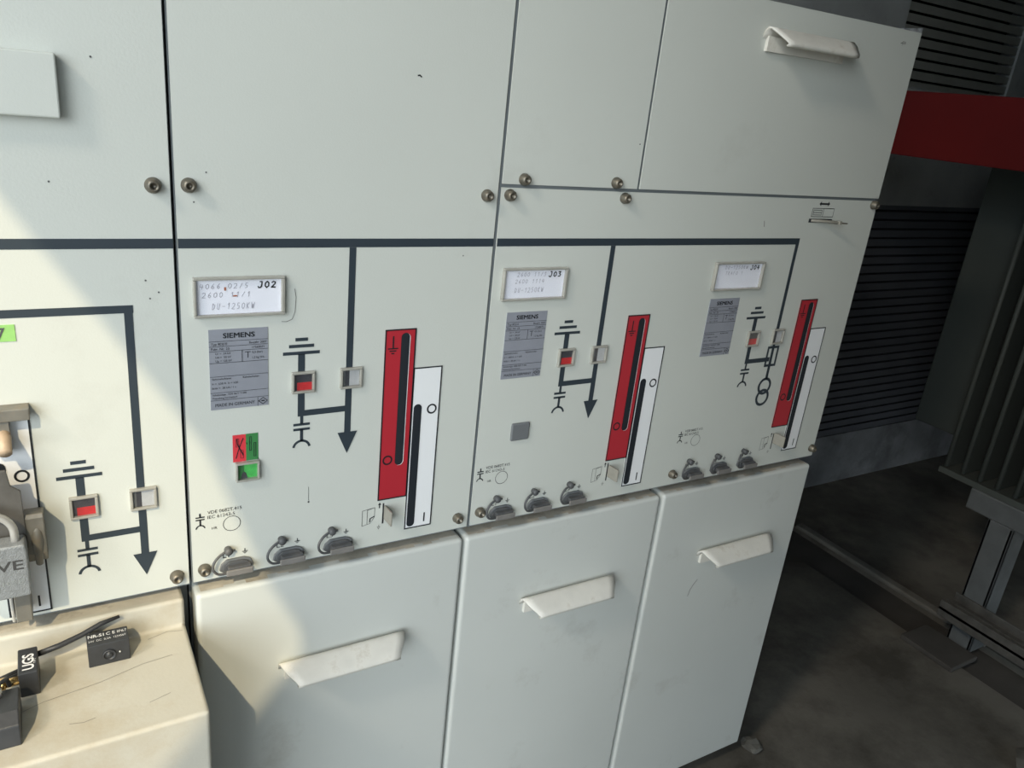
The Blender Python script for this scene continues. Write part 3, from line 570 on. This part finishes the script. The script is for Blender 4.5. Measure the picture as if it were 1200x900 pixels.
m = MB(); top_text(m, 'UGS', -0.1555, -0.0600, 0.0095, ZC + 0.0289, PRINT, rot=math.pi / 2, width=0.0240, weight=0.025); top_text(m, 'TYP 2', -0.1535, -0.052, 0.002, ZC + 0.0289, PRINT, rot=math.pi / 2); m.build('white_print', s2)
m = MB(); m.tube([(-0.1690, -0.0600, ZC + 0.0190), (-0.1800, -0.0610, ZC + 0.0190)], 0.0042, BRASS, 16); m.tube([(-0.180, -0.061, ZC + 0.019), (-0.184, -0.0612, ZC + 0.019)], 0.0065, BRASS, 6); tag(m.build('brass_screw', s2), 'brass screw')
s3 = thing('seal_block', 'dark chamfered plastic block at the lower left edge of the cover', 'plastic block', (-0.185, -0.10, ZC))
m = MB(); m.prismx([(-0.075, ZC), (-0.075, ZC + 0.024), (-0.112, ZC + 0.028), (-0.124, ZC + 0.020), (-0.128, ZC)], -0.2100, -0.1680, BLKPL); m.build('block_body', s3, bevel=0.0012)
m = MB(); m.tube([(-0.187, -0.088, ZC + 0.026), (-0.183, -0.078, ZC + 0.034), (-0.178, -0.068, ZC + 0.030), (-0.176, -0.066, ZC + 0.020)], 0.0022, BLKPL, 10)
m.tube([(-0.185, -0.086, ZC + 0.027), (-0.185, -0.086, ZC + 0.0335)], 0.0040, SHACK, 12); m.build('wire_loop', s3)
TIE = [(-0.1525, -0.0282, -0.4175), (-0.1326, -0.025, -0.4155), (-0.1127, -0.020, -0.4125), (-0.0936, -0.0165, -0.4060), (-0.0754, -0.0140, -0.4035)]
ct = MB(); ct.tube(TIE, [0.0030, 0.0030, 0.0028, 0.0026, 0.0017], BLKPL, 10)
tag(ct.build('cable_tail', s2), 'stiff black cable end')
m = MB(); m.tube([(-0.169, -0.036, ZC + 0.012), (-0.185, -0.040, ZC + 0.010), (-0.215, -0.045, ZC + 0.004)], 0.0022, BLKPL, 8); m.tube([(-0.169, -0.045, ZC + 0.014), (-0.19, -0.050, ZC + 0.012), (-0.215, -0.056, ZC + 0.004)], 0.0022, BLKPL, 8); m.build('lead_wires', s2)
for s_ in (s1, s2, s3):
    for o in s_.children: o.matrix_parent_inverse = Matrix.Translation(-s_.location)

# ------------------------------------------------------------------ transformer compartment at the right
tr = thing('transformer', 'dark green-grey transformer with cooling fins on a steel frame', 'transformer', (2.3, -0.2, FZ))
m = MB(); m.box(2.02, 2.85, -0.95, 0.385, -0.605, 0.20, TANK); m.build('tank', tr, bevel=0.006)
m = MB(); m.box(2.0, 2.87, -0.97, 0.40, 0.20, 0.22, TANK); m.build('tank_lid', tr)
for k in range(24):
    y = 0.190 - 0.045 * k
    m = MB(); m.prismx([(y - 0.004, -0.640), (y + 0.004, -0.640), (y + 0.004, 0.10), (y - 0.004, 0.10)], 1.885, 2.02, TANK)
    m.tube([(1.885, y, -0.640), (1.885, y, 0.10)], 0.0062, TANK, 10); m.build('cooling_fin', tr)
m = MB(); m.box(1.872, 2.03, -0.90, 0.200, -0.657, -0.642, TANK); m.build('fin_tray', tr)
m = MB(); m.box(1.870, 1.960, -0.95, 0.107, -0.715, -0.658, FRAME); tag(m.build('cross_beam', tr, bevel=0.004), 'pale galvanised beam under the fins')
m = MB(); m.box(2.55, 2.65, -0.95, 0.107, -0.715, -0.606, FRAME); m.build('cross_beam', tr, bevel=0.004)
for x0, y0 in ((1.870, -0.018), (2.55, -0.018), (1.870, -0.85), (2.55, -0.85)):
    m = MB(); m.box(x0, x0 + 0.010, y0, y0 + 0.062, FZ, -0.714, FRAME); m.box(x0, x0 + 0.075, y0, y0 + 0.008, FZ, -0.714, FRAME); m.box(x0, x0 + 0.075, y0 + 0.054, y0 + 0.062, FZ, -0.714, FRAME)
    m.build('leg', tr, bevel=0.002)
m = MB(); m.box(1.800, 1.869, -0.95, 0.055, -0.972, -0.962, FRAME); m.box(1.800, 1.806, -0.95, 0.055, -0.990, -0.944, FRAME); m.box(1.862, 1.869, -0.95, 0.055, -0.990, -0.938, FRAME); m.box(1.826, 1.834, -0.95, 0.055, -0.963, -0.950, FRAME)
for i_ in range(len(m.mats)): m.mats[i_] = RAIL
tag(m.build('tie_rail', tr, bevel=0.0015), 'ribbed steel rail across the leg')
for o in tr.children: o.matrix_parent_inverse = Matrix.Translation(-tr.location)
m = MB(); m.box(1.752, 1.866, -0.045, 0.100, FZ, FZ + 0.014, TRENCH); tag(m.build('floor_plate', bevel=0.003), 'dark rusty flat plate on the floor in front of the transformer leg', 'plate')
m = MB(); m.box(1.70, 1.735, -1.70, YB - 0.001, 0.113, 0.259, REDB)
tag(m.build('barrier_board', bevel=0.003), 'wide red barrier board in front of the transformer', 'barrier board')

# rubble by the cabinet foot and at the lower right
def stone(x, y, s, label, sq=0.6):
    bm = bmesh.new(); bmesh.ops.create_icosphere(bm, subdivisions=2, radius=s)
    rnd = random.Random(int(x * 999 + y * 77))
    for v in bm.verts: v.co *= rnd.uniform(0.75, 1.15); v.co.z *= sq
    me = bpy.data.meshes.new('stone'); bm.to_mesh(me); bm.free(); me.materials.append(RUBBLE)
    o = bpy.data.objects.new('concrete_rubble', me); C.objects.link(o); o.location = (x, y, FZ + s * sq * 0.75)
    return tag(o, label, 'rubble')
stone(1.085, -0.005, 0.022, 'small concrete lump at the bottom corner of the right cabinet')
for k, (x, y, s_) in enumerate(((1.02, -0.05, 0.014), (0.97, -0.065, 0.018), (0.925, -0.045, 0.012), (1.05, -0.075, 0.010), (1.0, -0.10, 0.009))):
    o = stone(x, y, s_, 'small grey concrete crumb on the floor below the right cabinet door'); o['group'] = 'concrete crumbs below the right door'
stone(1.62, -0.33, 0.055, 'pale concrete lump at the lower right corner')
